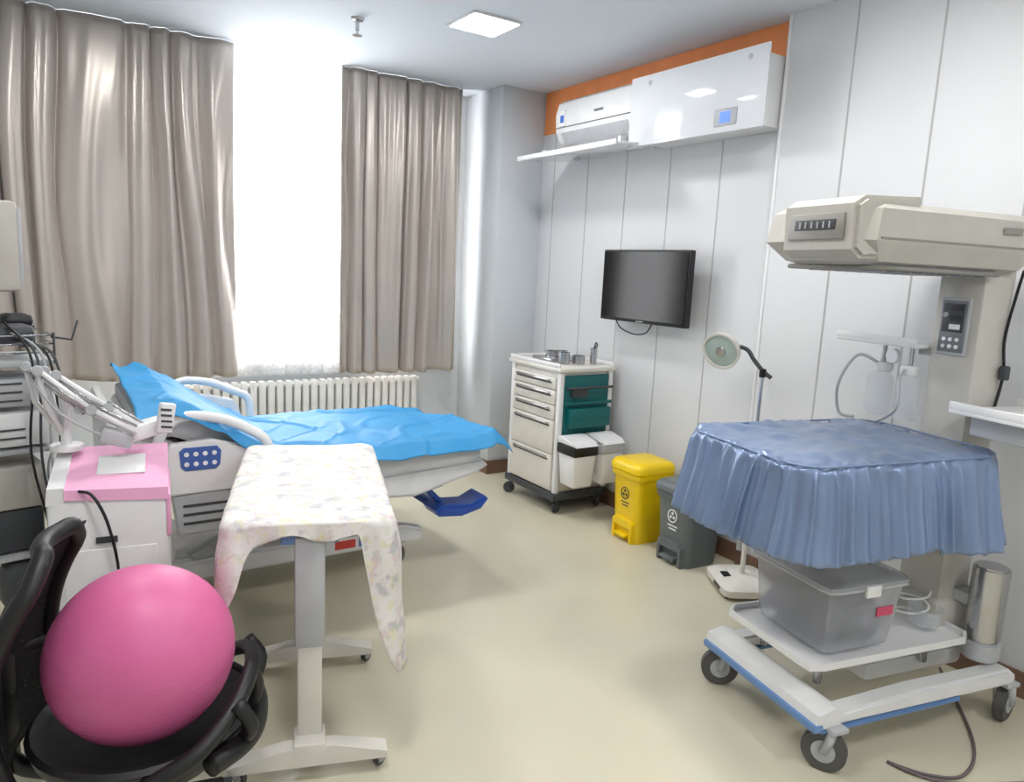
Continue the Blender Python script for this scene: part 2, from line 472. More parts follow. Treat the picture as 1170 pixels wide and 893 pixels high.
cyl('vent_ring', (-.2625, 2.45, 2.55), (-.265, 2.45, 2.55), .012, 'lgrey', g)

# ------------------------------------------------------------------ TV
g = group('wall_television', (2.99, 3.19, 1.445))
bb('case', -.01, .03, -.36, .36, -.215, .21, 'black', g, .006)
bb('screen', -.014, -.009, -.348, .348, -.195, .198, 'screen', g)
bb('rear_housing', .03, .055, -.2, .2, -.15, .12, 'black', g, .008)
bb('wall_bracket', .05, XR-2.99-.001, -.1, .1, -.1, .1, 'dgrey', g)
tube('power_cable', [(.03, .26, -.2), (.04, .22, -.26), (.05, .1, -.29), (.05, 0, -.27), (.04, -.06, -.2)], .004, 'black', g, sm=6, seg=6)
bb('logo', -.0155, -.0135, -.03, .03, -.208, -.203, 'lgrey', g)

# ------------------------------------------------------------------ medical cart
g = group('medical_supply_cart', (0, 0, 0))
x0, x1, y0, y1 = 2.66, 3.085, 3.50, 4.05
bb('cabinet_body', x0+.015, x1-.015, y0+.02, y1-.02, .13, .90, 'cream', g, .004)
for xx in (x0+.02, x1-.02):
    for yy in (y0+.02, y1-.02):
        bb('corner_post', xx-.018, xx+.018, yy-.018, yy+.018, .09, .91, 'white', g, .008)
bb('base_plinth', x0-.01, x1+.0, y0-.01, y1+.01, .09, .14, 'dgrey', g, .01)
bb('top_plate', x0-.015, x1+.005, y0-.015, y1+.015, .90, .93, 'cream', g, .01)
for (a, b, c, d) in ((x0-.01, x0+.0, y0, y1), (x1-.01, x1, y0, y1), (x0, x1, y1, y1+.01)):
    bb('top_rim', a, b, c, d, .93, .955, 'white', g, .003)
zs = [(.79, .865), (.695, .785), (.60, .69), (.385, .595), (.15, .38)]
for i, (a, b) in enumerate(zs):
    bb('drawer_%d' % (i+1), x0-.006, x0+.02, y0+.045, y1-.045, a, b, 'cream', g, .005)
    bb('drawer_handle', x0-.022, x0-.004, y0+.09, y1-.09, b-.028, b-.014, 'steel', g, .004)
    bb('handle_shadow_gap', x0-.0075, x0-.005, y0+.08, y1-.08, b-.040, b-.030, 'dgrey', g)
bb('side_panel', x0+.04, x1-.04, y0-.0, y0+.022, .50, .88, 'teal', g, .003)
bb('side_rail', x0+.03, x1-.03, y0-.03, y0-.02, .70, .72, 'teal', g, .003)
bb('side_pocket', x0+.06, x1-.05, y0-.05, y0, .56, .68, 'teal', g, .006)
bb('glove_box', x0+.08, x0+.2, y0-.03, y0, .75, .80, 'dgrey', g, .004)
tube('push_handle', [(x1-.05, y0-.0, .80), (x1-.05, y0-.05, .81), (x0+.05, y0-.05, .81), (x0+.05, y0, .80)], .008, 'dgrey', g, seg=8)
for xx, yy, w in ((x0+.03, y0+.03, .4), (x0+.03, y1-.03, 2.6), (x1-.05, y0+.03, 1.2), (x1-.05, y1-.03, 0)):
    caster(g, xx, yy, .038, .022, w, .10, 'dgrey', 'dgrey')
for i, (cx, lidm) in enumerate(((x0+.085, 'black'), (x0+.30, 'lgrey'))):
    box('waste_bin_%d_bucket' % (i+1), (cx, y0-.10, .33), (.175, .17, .23), 'white', g, .015, taper=(.82, .82))
    box('waste_bin_%d_rim' % (i+1), (cx, y0-.10, .445), (.185, .18, .065), lidm, g, .012)
    prism('waste_bin_%d_lid' % (i+1), [(y0-.195, .475), (y0-.17, .50), (y0-.06, .525), (y0-.01, .515), (y0-.01, .475)], cx-.093, cx+.093, 'yz', 'white', g, .010)
bb('steel_tray', x0+.10, x0+.36, y0+.25, y0+.46, .932, .955, 'steel', g, .008)
for px, py, r, hh in ((x0+.14, y0+.16, .035, .07), (x0+.24, y0+.14, .04, .05), (x0+.33, y0+.1, .022, .10), (x0+.2, y0+.36, .05, .055), (x0+.3, y0+.4, .04, .05)):
    lathe('steel_pot', [(0, 0), (r, 0), (r, hh), (r*1.12, hh), (r*1.12, hh+.004), (r*.9, hh+.004), (r*.9, .01), (0, .01)], 'steel', g, (px, py, .932))
tube('scissors', [(x0+.33, y0+.1, .98), (x0+.335, y0+.1, 1.05), (x0+.345, y0+.1, 1.07), (x0+.355, y0+.1, 1.05), (x0+.335, y0+.1, 1.04)], .005, 'dgrey', g, sm=4, seg=6)

# ------------------------------------------------------------------ pedal bins
def pedal_bin(name, x, y, rz, col, hh=0.47, w=.25, d=.26, labelc='labelw'):
    g = group(name, (x, y, 0), rz)
    def lp(hx, hy, z, ox=0):
        return [(px+ox, py, z) for ((px, py), n, s) in rrect(hx, hy, .03, 40)[0]]
    loops = [lp(d*.40, w*.42, .0), lp(d*.41, w*.43, .03), lp(d*.47, w*.48, hh*.78), lp(d*.48, w*.49, hh*.80)]
    loft('bucket', loops, col, g)
    loft('rim', [lp(d*.51, w*.52, hh*.79), lp(d*.52, w*.53, hh*.80), lp(d*.52, w*.53, hh*.86), lp(d*.50, w*.51, hh*.87)], col, g)
    loft('lid', [lp(d*.53, w*.54, hh*.875, -.005), lp(d*.53, w*.54, hh*.94, -.005), lp(d*.49, w*.49, hh*.985, .0), lp(d*.44, w*.44, hh, 0)], col, g)
    bb('hinge', d*.5, d*.5+.012, -w*.3, w*.3, hh*.82, hh*.92, col, g, .004)
    prism('pedal_guard', [(-w*.36, .0), (-w*.36, .11), (-w*.28, .13), (w*.28, .13), (w*.36, .11), (w*.36, 0), (w*.27, 0), (w*.27, .08), (-w*.27, .08), (-w*.27, 0)], -d*.5, -d*.38, 'yz', col, g, .004)
    bb('pedal', -d*.56, -d*.36, -w*.2, w*.2, .025, .045, col, g, .006)
    z = hh*.55; fx = -d*.462
    lathe('symbol_ring', [(.030, 0), (.036, 0), (.036, .002), (.030, .002), (.030, 0)], labelc, g, (fx, 0, z+.02), (0, -87, 0))
    for a in range(3):
        t = a*2*pi/3+pi/2
        box('symbol_lobe', (fx-.001, math.cos(t)*.014, z+.02+math.sin(t)*.014), (.002, .014, .014), labelc, g, rot=(45, 0, 0))
    for k in range(2):
        box('label_text', (fx+.005, 0, z-.035-.018*k), (.002, .075-.02*k, .007), labelc, g)
    return g
pedal_bin('yellow_medical_waste_bin', 2.90, 2.98, -4, 'yellow', .47, .25, .26, 'dgrey')
pedal_bin('grey_trash_bin', 2.90, 2.60, -4, 'bingrey', .44, .26, .27)

# ------------------------------------------------------------------ examination lamp
g = group('examination_lamp', (2.86, 2.20, 0), -30)
def lp2(hx, hy, z, r=.04): return [(px, py, z) for ((px, py), n, s) in rrect(hx, hy, r, 40)[0]]
loft('base', [lp2(.13, .15, .02), lp2(.135, .155, .03), lp2(.135, .155, .055), lp2(.11, .13, .075), lp2(.04, .05, .085)], 'cream', g)
for a, b in ((-.1, -.1), (.1, -.1), (-.1, .1), (.1, .1)): cyl('foot', (a, b, 0), (a, b, .022), .012, 'dgrey', g)
bb('switch', -.10, -.06, -.03, .03, .07, .082, 'black', g, .003)
bb('base_label', -.138, -.134, -.08, .0, .032, .05, 'dgrey', g)
cyl('lower_pole', (0, 0, .08), (0, 0, .62), .012, 'cream', g)
cyl('upper_pole', (0, 0, .6), (0, 0, 1.08), .008, 'chrome', g)
cyl('clamp', (0, 0, 1.06), (0, 0, 1.10), .016, 'black', g)
hp = Vector((-.165, .10, 1.175))
nworld = Vector((-.90, -.28, -.34)).normalized()
nl = Matrix.Rotation(math.radians(30), 3, 'Z') @ nworld
tube('gooseneck', [(0.035, -.02, 1.06), (0, 0, 1.09), (-.04, .025, 1.14), (-.07, .05, 1.185), tuple(hp-nl*.065)], .010, 'dgrey', g, sm=8)
qe = nl.to_track_quat('-Z', 'Y').to_euler()
qd = tuple(math.degrees(a) for a in qe)
lathe('lamp_head', [(0, .08), (.025, .08), (.035, .065), (.068, .04), (.088, .0), (.093, -.03), (.083, -.03), (.075, -.01), (0, -.005)], 'cream', g, hp, qd)
lathe('lens', [(0, -.030), (.055, -.028), (.082, -.022), (.082, -.016), (0, -.012)], 'lens', g, hp, qd)
lathe('bulb_hub', [(0, -.040), (.022, -.038), (.026, -.028), (0, -.028)], 'steel', g, hp, qd)

# ------------------------------------------------------------------ delivery bed
g = group('hospital_delivery_bed')
def prof_z(x):
    t = max(0, min(1, (.88-x)/.45))
    t = t*.75+.25*(t*t*(3-2*t))
    return .68+.25*t
loops = []
for i in range(26):
    x = .30+1.50*i/25
    z = prof_z(x)-.015
    e = .0 if 0 < i < 25 else .02
    loops.append([(x, 2.97+e, z-.10+e), (x, 2.96+e, z-.05), (x, 2.98+e, z-e), (x, 3.82-e, z-e), (x, 3.84-e, z-.05), (x, 3.83-e, z-.10+e)])
loft('mattress', loops, 'matt', g, ang=60)
bb('deck_frame', .75, 1.78, 3.0, 3.8, .50, .56, 'white', g, .01)
box('backrest_frame', (.55, 3.4, .70), (.60, .78, .04), 'white', g, .01, rot=(0, 27, 0))
prism('leg_section_cover', [(1.15, .46), (1.20, .56), (1.80, .59), (1.84, .55), (1.78, .52), (1.45, .44)], 2.96, 3.84, 'xz', 'matt', g, .015)
bb('lift_column', .9, 1.15, 3.38, 3.62, .22, .52, 'lgrey', g, .02)
bb('lift_column_2', 1.30, 1.42, 3.4, 3.6, .22, .5, 'lgrey', g, .02)
prism('scissor_arm', [(.5, .24), (.55, .20), (1.1, .46), (1.05, .5)], 3.2, 3.24, 'xz', 'lgrey', g, .006)
for yy in (3.22, 3.76):
    prism('base_beam', [(.25, .13), (.3, .2), (.7, .22), (1.5, .22), (1.60, .19), (1.60, .13)], yy-.04, yy+.04, 'xz', 'white', g, .012)
bb('base_cover', .45, 1.5, 3.26, 3.72, .14, .24, 'white', g, .03)
bb('base_label', 1.14, 1.24, 3.177, 3.182, .155, .195, 'label', g)
bb('base_label', 1.26, 1.32, 3.177, 3.182, .155, .195, 'labelb', g)
bb('base_label', 1.35, 1.41, 3.177, 3.182, .155, .195, 'dgrey', g)
for xx, yy in ((.35, 3.22), (1.48, 3.22), (.35, 3.76), (1.48, 3.76)):
    caster(g, xx, yy, .06, .03, 3.4, .14, 'rubber', 'lgrey')
for yy in (3.04, 3.46):
    prism('foot_pedal', [(1.60, .32), (1.62, .29), (1.75, .275), (1.86, .30), (1.90, .345), (1.88, .365), (1.80, .33), (1.64, .345)], yy, yy+.16, 'xz', 'bluepl', g, .012)
    tube('pedal_arm', [(1.5, yy+.08, .48), (1.6, yy+.08, .40), (1.68, yy+.08, .32)], .016, 'bluepl', g, sm=5)
bb('pedal_crossbar', 1.62, 1.67, 3.1, 3.7, .30, .335, 'bluepl', g, .01)
bb('pedal_mount', 1.48, 1.54, 3.3, 3.6, .42, .51, 'white', g, .01)
def rail(y, nm, dx=0, kp=True, dz=0):
    arch = [(.36+dx, y, .60), (.36+dx, y, .80), (.43+dx, y, .895+dz), (.56+dx, y, .89+dz), (.68+dx, y, .84+dz), (.76+dx, y, .77), (.77+dx, y, .62)]
    tube(nm+'_arch', arch, .020, 'white', g, sm=8, flat=.8)
    o = [(.37+dx, .60), (.36+dx, .72), (.40+dx, .80), (.55+dx, .81), (.68+dx, .775), (.72+dx, .70), (.70+dx, .60)]
    prism(nm+'_panel', o, y-.018, y+.018, 'xz', 'white', g, .008)
    prism(nm+'_lower', [(.42+dx, .44), (.40+dx, .60), (.76+dx, .62), (.70+dx, .44)], y-.012, y+.012, 'xz', 'lgrey', g, .006)
    if kp:
        prism(nm+'_keypad', [(.435+dx, .71), (.43+dx, .77), (.445+dx, .785), (.565+dx, .785), (.58+dx, .765), (.575+dx, .71), (.56+dx, .695), (.45+dx, .695)], y-.022, y-.017, 'xz', 'keyblue', g, .002)
        for i in range(4):
            for j in range(2):
                cyl('key', (.455+dx+i*.033, y-.025, .721+j*.038), (.455+dx+i*.033, y-.021, .721+j*.038), .009, 'labelw', g, seg=12)
        for k in range(3):
            bb('rail_slot', .44+dx, .66+dx, y-.0145, y-.0115, .48+.035*k, .49+.035*k, 'dgrey', g)
rail(2.91, 'near_head_rail')
rail(3.90, 'far_head_rail', dx=.16, kp=False, dz=-.02)
bb('headboard', .20, .24, 3.02, 3.78, .45, .90, 'white', g, .02)
def sheet(u, v):
    x = .29+1.58*u
    y = 2.88+1.02*v
    z = prof_z(x)+.014
    z += .020*abs(noise.noise(Vector((x*3, y*2.4, 1))))+.008*noise.noise(Vector((x*7, y*6, 2)))
    c1 = noise.noise(Vector((x*2.2+y*1.1, y*1.5-x*.6, 6)))
    z += .012*max(0, 1-abs(c1)*14)
    c2 = noise.noise(Vector((x*3.1-y*1.7, y*2.3, 9)))
    z += .008*max(0, 1-abs(c2)*16)
    z += .045*max(0, 1-u/.22)*max(0, v-.1)*(.6+1.2*abs(noise.noise(Vector((x*9, y*7, 5)))))
    e = max(0, (u-.80)/.20)
    z += .035*e*math.sin(v*4.5+.5)*.8
    if v < .07: z -= (.07-v)/.07*.045
    if v > .93: z -= (v-.93)/.07*.03
    x += .03*noise.noise(Vector((y*4, 7, 1)))*u+.05*u*u*(1-v)
    y += .02*noise.noise(Vector((x*5, 3, 1)))
    if u > .965: z -= (u-.965)/.035*.05*(1-.5*v)
    return (x, y, z)
grid('blue_sheet', sheet, 170, 110, 'bluesheet', g, .002)

# ------------------------------------------------------------------ overbed table
g = group('overbed_table', (.762, 2.37, 0), -18)
hx, hy = .225, .44
loft('table_top', [lp2(hx-.008, hy-.008, .735), lp2(hx, hy, .743), lp2(hx, hy, .76), lp2(hx-.006, hy-.006, .767)], 'cream', g)
for s, yy in ((-1, -.465), (1, .14)):
    yp = max(yy, -.42)
    box('upper_sleeve', (-.0, yp, .56), (.085, .055, .34), 'lgrey', g, .008)
    box('leg_post', (-.0, yp, .26), (.07, .045, .42), 'cream', g, .006)
    box('leg_cap', (-.0, yp+.02, .720), (.16, .08, .03), 'bluetrim', g, .006)
    bb('post_foot', -.045, .045, min(yy, yp)-.028, yp+.03, .055, .112, 'cream', g, .006)
    loft('foot_bar', [[(-.225, yy-.03, .045), (.225, yy-.03, .045), (.225, yy+.03, .045), (-.225, yy+.03, .045)],
                      [(-.225, yy-.03, .065), (.225, yy-.03, .065), (.225, yy+.03, .065), (-.225, yy+.03, .065)],
                      [(-.07, yy-.025, .10), (.07, yy-.025, .10), (.07, yy+.025, .10), (-.07, yy+.025, .10)]], 'cream', g)
    for sx in (-1, 1):
        caster(g, sx*.2, yy, .024, .016, .8*sx, .05, 'dgrey', 'lgrey', off=.008)
bb('cross_brace', -.02, .02, -.40, .14, .62, .66, 'cream', g, .006)
def tdrop(x, y):
    def sm(t): t = max(0, min(1, t)); return t*t*(3-2*t)
    L = .045+.01*math.sin(x*30)
    nearw = sm((-y-.0)/.44)
    if x > 0: L += (.20+.24*nearw)*sm((x-.13)/.105)
    if x < 0: L += (.08+.15*nearw)*sm((-x-.14)/.09)
    return L
cover('floral_tablecloth', hx+.012, hy+.012, .05, .778, tdrop, .08, 15, .012, 'floral', g, N=400, rows=18, wr=.008)

# ------------------------------------------------------------------ ball chair
bxx, byy, bz, r = .186, 1.895, .52, .216
g = group('office_chair', (bxx, byy, 0), -18)
def ringp(rad, z, cx=0, n=40, sy=1.0): return [(cx+rad*math.cos(2*pi*k/n), rad*sy*math.sin(2*pi*k/n), z) for k in range(n)]
loft('seat_cradle', [ringp(.10, .24), ringp(.20, .26), ringp(.245, .32), ringp(.257, .355), ringp(.245, .365), ringp(.212, .35), ringp(.15, .295), ringp(.05, .28)], 'black', g)
def bk(u, v):
    z = .30+.52*v
    w = .205-.03*abs(v-.45)-.05*v**6
    yy = (u-.5)*2*w
    x = -.285-.05*math.sin(pi*v)+.085*v*v+.05*((u-.5)*2)**2
    return (x, yy, z)
grid('backrest_mesh', bk, 24, 24, 'net', g, .004)
fr = [bk(0, v/10) for v in range(10)]+[bk(u/8, 1) for u in range(1, 8)]+[bk(1, 1-v/10) for v in range(1, 11)]
tube('backrest_frame', fr, .022, 'black', g, sm=3, seg=10)
tube('lumbar_bar', [bk(0, .35), (-.355, 0, .50), bk(1, .35)], .016, 'black', g, sm=6)
box('back_spine', (-.31, 0, .38), (.04, .09, .30), 'black', g, .015)
tube('back_stem', [(-.31, 0, .45), (-.31, 0, .28), (-.2, 0, .22), (0, 0, .21)], .022, 'black', g, sm=6)
tube('front_guard', [(.05, -.26, .33), (.16, -.225, .38), (.235, -.13, .44), (.258, -.0, .465), (.235, .13, .44), (.16, .225, .38), (.05, .26, .33)], .020, 'black', g, sm=8)
for a in (-.16, 0, .16): tube('guard_strut', [(.24, a*.7, .32), (.268, a, .39), (.258-abs(a)*.15, a, .45)], .018, 'black', g, sm=4)
tube('front_lip', [(.18, -.21, .33), (.25, -.12, .325), (.27, 0, .32), (.25, .12, .325), (.18, .21, .33)], .026, 'black', g, sm=8)
cyl('gas_lift', (0, 0, .08), (0, 0, .245), .025, 'dgrey', g)
for k in range(5):
    a = 2*pi*k/5+.5
    tube('star_leg', [(0, 0, .09), (.1*math.cos(a), .1*math.sin(a), .085), (.19*math.cos(a), .19*math.sin(a), .065)], [.022, .018, .014], 'black', g)
    caster(g, .19*math.cos(a), .19*math.sin(a), .024, .02, a, .06, 'dgrey', 'dgrey', off=.004)
gb = group('exercise_ball', (bxx, byy, bz))
n = 40
prof = [(r*math.sin(pi*k/n), -r*math.cos(pi*k/n)*.985) for k in range(n+1)]
prof[0] = (0, prof[0][1]); prof[-1] = (0, prof[-1][1])
lathe('ball_skin', prof, 'ball', gb, seg=64)
for k in range(-6, 7):
    a = k*.05
    if k == 0: continue
    rr = r*math.cos(a*1.6); zz = r*math.sin(a*1.6)*.985
    lathe('rib', [(rr-.0008, zz-.0012), (rr+.0003, zz), (rr-.0008, zz+.0012)], 'ball', gb, seg=64)

# ------------------------------------------------------------------ pink/white therapy machine with arms
g = group('physiotherapy_machine', (.19, 2.66, 0), -8)
bb('cabinet', -.17, .17, -.16, .16, .05, .75, 'white', g, .02)
loft('pink_console', [[(-.12, -.164, .745), (.168, -.164, .725), (.168, .16, .735), (-.12, .16, .735)],
                      [(-.12, -.158, .775), (.168, -.158, .765), (.168, .16, .835), (-.12, .16, .835)]], 'pink', g, ang=20)
loft('console_side', [[(-.17, -.16, .73), (-.12, -.16, .73), (-.12, .16, .73), (-.17, .16, .73)],
                      [(-.165, -.155, .782), (-.12, -.155, .782), (-.12, .155, .84), (-.165, .155, .84)]], 'white', g, ang=20)
bb('front_panel', -.13, .13, -.166, -.158, .15, .58, 'white', g, .004)
bb('side_grille', -.04, .02, -.168, -.164, .60, .62, 'dgrey', g)
box('console_screen', (.03, .0, .807), (.14, .13, .006), 'white', g, .002, rot=(13, 0, 0))
bb('pink_stripe', .16, .174, -.16, .16, .60, .74, 'pink', g, .004)
for a in (-.13, .13):
    for b in (-.12, .12): caster(g, a, b, .022, .016, .6, .055, 'dgrey', 'dgrey', off=.005)
tube('power_cable', [(-.08, -.158, .77), (-.04, -.19, .76), (0, -.2, .66), (.02, -.19, .48), (-.02, -.18, .3)], .005, 'black', g, sm=6, seg=6)
arms = group('articulated_lamp_arms', (.19, 2.72, 0))
cyl('post', (-.12, .06, .845), (-.12, .06, 1.0), .016, 'white', arms)
cyl('clamp_base', (-.12, .06, .842), (-.12, .06, .86), .05, 'white', arms)
for i, (dx, dy) in enumerate(((0, 0), (.03, -.03), (.05, .03), (.08, -.01))):
    a = Vector((-.22+dx, .02+dy, 1.13-.01*i)); b = Vector((-.08+dx, dy, .99)); c = Vector((.05+dx, dy*2, .92-.01*i))
    tube('upper_arm', [a, b], .010, 'white', arms); tube('upper_arm_rod', [a+Vector((0.01, -.01, -.018)), b+Vector((.01, -.01, -.018))], .004, 'steel', arms)
    tube('lower_arm', [b, c], .010, 'white', arms); tube('spring_rod', [b+Vector((0, 0, .02)), c+Vector((0, 0, .02))], .004, 'steel', arms)
    cyl('joint', b-Vector((0, .016, 0)), b+Vector((0, .016, 0)), .016, 'lgrey', arms)
    cyl('end_joint', a-Vector((0, .016, 0)), a+Vector((0, .016, 0)), .015, 'lgrey', arms)
    tube('riser', [a, a+Vector((.02, .03, -.12)), (-.12, .06, .88)], .009, 'white', arms)
box('applicator_head', (.10, .0, .905), (.15, .07, .055), 'white', arms, .014, rot=(0, -12, 10))
box('applicator_head', (.17, -.04, .95), (.05, .03, .10), 'white', arms, .006, rot=(0, 10, 10))
for k in range(4): box('applicator_slot', (.17, -.057, .92+.02*k), (.035, .004, .007), 'dgrey', arms, rot=(0, 10, 10))
box('applicator_head', (.02, -.02, .89), (.10, .06, .05), 'lgrey', arms, .01, rot=(0, 20, 0))
cyl('head_support', (.06, .05, .842), (.08, 0.02, .90), .012, 'white', arms)
tube('arm_cable', [(-.22, .02, 1.12), (-.15, -.03, 1.0), (-.05, -.04, .92), (.05, -.03, .88)], .004, 'lgrey', arms, sm=6, seg=6)

# ------------------------------------------------------------------ monitor trolley on the left
g = group('patient_monitor_trolley', (-.17, 3.12, 0), 12)
cyl('pole', (-.03, 0, .08), (-.03, 0, 1.72), .018, 'steel', g)
cyl('pole_cap', (-.03, 0, 1.72), (-.03, 0, 1.78), .03, 'lgrey', g)
for k in range(4):
    a = k*pi/2+pi/4
    tube('leg', [(0, 0, .1), (.25*math.cos(a), .25*math.sin(a), .07)], .015, 'lgrey', g)
    caster(g, .25*math.cos(a), .25*math.sin(a), .028, .018, a, .07, 'dgrey', 'dgrey', off=.004)
box('monitor', (.06, .0, 1.50), (.11, .30, .30), 'beige', g, .02)
box('monitor_bezel', (.118, .0, 1.50), (.012, .27, .26), 'lgrey', g, .004)
box('monitor_screen', (.125, .0, 1.51), (.004, .23, .19), 'screen', g)
box('monitor_top_unit', (.04, .0, 1.70), (.08, .12, .09), 'lgrey', g, .012)
box('monitor_mount', (.0, 0, 1.33), (.07, .1, .04), 'lgrey', g, .006)
bb('upper_shelf', -.16, .20, -.14, .14, 1.09, 1.115, 'lgrey', g, .006)
for zz in (1.14, 1.17, 1.20):
    tube('basket_rail', [(-.16, -.14, zz), (.20, -.14, zz), (.20, .14, zz), (-.16, .14, zz)], .003, 'steel', g, closed=True, seg=6)
for xx, yy in ((-.16, -.14), (.2, -.14), (.2, .14), (-.16, .14)): cyl('basket_post', (xx, yy, 1.1), (xx, yy, 1.21), .004, 'dgrey', g, seg=6)
tube('basket_hook', [(.20, -.1, 1.19), (.26, -.12, 1.18), (.28, -.13, 1.25)], .004, 'dgrey', g, seg=6)
box('pressure_cuff', (.06, -.05, 1.20), (.20, .10, .07), 'dgrey', g, .03)
box('cuff_roll', (.12, .02, 1.24), (.10, .10, .05), 'black', g, .022)
box('recorder', (.03, 0, 1.0), (.30, .24, .10), 'lgrey', g, .012)
box('recorder', (.03, 0, .87), (.32, .26, .12), 'white', g, .012)
for zz in (.97, 1.0, 1.03, .84, .87): bb('recorder_slot', -.08, .10, -.135 if zz < .9 else -.124, -.128 if zz < .9 else -.118, zz, zz+.006, 'dgrey', g)
bb('middle_shelf', -.16, .20, -.14, .14, .785, .80, 'lgrey', g, .004)
box('printer_unit', (.02, 0, .66), (.28, .24, .16), 'beige', g, .015)
bb('lower_shelf', -.16, .20, -.14, .14, .40, .415, 'lgrey', g, .004)
box('suction_unit', (.02, 0, .50), (.26, .22, .16), 'dgrey', g, .02)
box('accessory_bag', (.10, -.10, .30), (.2, .12, .18), 'dgrey', g, .04)
for k in range(5):
    o = k*.022
    tube('cable', [(.06+o*.5, -.10, 1.25-o), (.12+o*.8, -.19, 1.12), (.10+o*1.4, -.2, .8-o), (.15+o*.8, -.18, .45+o), (.10+o*2, -.17, .2)], .0045, ('black', 'dgrey', 'lgrey')[k % 3], g, sm=8, seg=6)
tube('tube_coil', [(.18+.03*math.cos(t*.8), -.19+.01*t/6, .8-.02*t+.05*math.sin(t*.8)) for t in range(20)], .004, 'lgrey', g, sm=3, seg=6)

# ------------------------------------------------------------------ infant radiant warmer
g = group('infant_radiant_warmer', (2.42, 1.36, 0), -12)
for yy in (-.25, .23):
    prism('base_leg', [(-.38, .15), (-.40, .17), (-.38, .19), (.0, .21), (.44, .21), (.48, .18), (.46, .15)], yy-.035, yy+.035, 'xz', 'white', g, .01)
    prism('leg_bumper', [(-.40, .135), (-.41, .15), (.2, .155), (.2, .14)], yy-.04, yy+.04, 'xz', 'bluetrim', g, .004)
loft('front_crossbar', [[(-.43, y_, .155), (-.33, y_, .155), (-.32, y_, .20), (-.36, y_, .215), (-.42, y_, .20)] for y_ in (-.29, -.2, .0, .2, .27)], 'white', g)
bb('front_bumper', -.437, -.40, -.295, .275, .145, .172, 'bluetrim', g, .008)
bb('base_center', -.05, .42, -.12, .12, .15, .22, 'white', g, .02)
for a, b, yw in ((-.35, -.285, 2.2), (-.36, .23, 2.6), (.46, -.26, .3), (.46, .23, .3)):
    caster(g, a, b, .068, .034, yw, .155, 'rubber', 'lgrey')
for a, b in ((-.28, -.13), (-.28, .13), (.2, -.13), (.2, .13)): cyl('tray_post', (a, b, .20), (a, b, .30), .014, 'steel', g)
loft('lower_tray', [[(px-.04, py, z) for ((px, py), n_, s_) in rrect(hx_, hy_, .03, 40)[0]] for hx_, hy_, z in ((.35, .21, .295), (.36, .22, .30), (.36, .22, .325), (.352, .212, .325), (.35, .21, .306))], 'white', g)
bb('column', .29, .44, -.09, .085, .18, 1.60, 'beige', g, .012)
bb('column_base', .26, .47, -.11, .11, .20, .40, 'beige', g, .02)
bb('control_panel', .281, .292, -.055, .055, 1.28, 1.48, 'lgrey', g, .004)
bb('control_inset', .278, .283, -.048, .048, 1.29, 1.47, 'grey', g, .002)
bb('control_lower', .276, .279, -.04, .04, 1.36, 1.46, 'dgrey', g, .001)
for zz in (1.435, 1.40, 1.37): bb('readout', .273, .277, -.03, .01, zz, zz+.018, 'labelw' if zz < 1.4 else 'black', g)
for zz in (1.31, 1.335):
    for yy in (-.025, .0, .025): cyl('knob', (.279, yy, zz), (.273, yy, zz), .007, 'labelw', g, seg=10)
cyl('alarm_knob', (.277, .028, 1.42), (.271, .028, 1.42), .009, 'lgrey', g, seg=12)
CX, CY = -.14, .03
loft('bed_frame', [[(px+CX, py+CY, z) for ((px, py), n_, s_) in rrect(hx_, hy_, .08, 40)[0]] for hx_, hy_, z in ((.32, .20, .78), (.36, .23, .82), (.38, .25, .94), (.37, .24, .955))], 'white', g)
bb('deck_arm', .1, .34, -.07, .07, .70, .80, 'beige', g, .015)
bb('under_drawer', -.36, .10, -.17, .21, .65, .72, 'white', g, .012)
for yy in (-.12, .16): bb('drawer_hanger', -.28, .05, yy-.015, yy+.015, .72, .80, 'lgrey', g, .004)
cyl('tilt_knob', (-.38, .14, .665), (-.42, .15, .645), .042, 'bluepl', g)
cyl('tilt_knob_stem', (-.2, .12, .72), (-.39, .14, .665), .012, 'lgrey', g)
def wdrop(x, y): return .275+.03*noise.noise(Vector((x*4, y*4, 2)))+(.02 if x > .1 and y < 0 else 0)
cv = cover('blue_satin_cover', .43, .295, .12, .985, wdrop, .20, 42, .015, 'satin', g, N=1300, rows=24, wr=.018, dome=.012, pucker=.005, tight=True)
cv.location.x = CX; cv.location.y = CY
P_, per_ = rrect(.432, .297, .12, 120)
tube('cover_piping', [(p[0]+CX, p[1]+CY, .983) for (p, n_, s_) in P_], .004, 'satin', g, closed=True, seg=6)
def hl(z, dx0, dx1, dy, ch=.06):
    x0_, x1_, y0_, y1_ = -.32+dx0, .47-dx1, -.165+dy, .32-dy
    return [(x0_+ch*.4, y0_, z), (x1_-ch, y0_, z), (x1_, y0_+ch, z), (x1_, y1_-ch, z), (x1_-ch, y1_, z), (x0_+ch, y1_, z), (x0_, y1_-ch*.5, z), (x0_, y0_+ch*.4, z)]
loft('heater_hood', [hl(1.57, .10, .03, .06), hl(1.58, .06, .02, .04), hl(1.64, 0, 0, 0), hl(1.735, .02, .0, .01), hl(1.755, .05, .03, .03)], 'beige', g, ang=25)
bb('hood_seam', -.28, .44, -.168, -.16, 1.645, 1.651, 'beige2', g)
prism('hood_front_console', [(-.355, 1.61), (-.36, 1.745), (-.32, 1.77), (-.10, 1.78), (-.10, 1.60), (-.32, 1.585)], -.14, .17, 'xz', 'beige', g, .012)
box('front_display', (-.362, .015, 1.68), (.010, .23, .08), 'beige2', g, .004, rot=(0, 3, 0))
box('front_vent', (-.366, .015, 1.685), (.008, .17, .032), 'dgrey', g, .002, rot=(0, 3, 0))
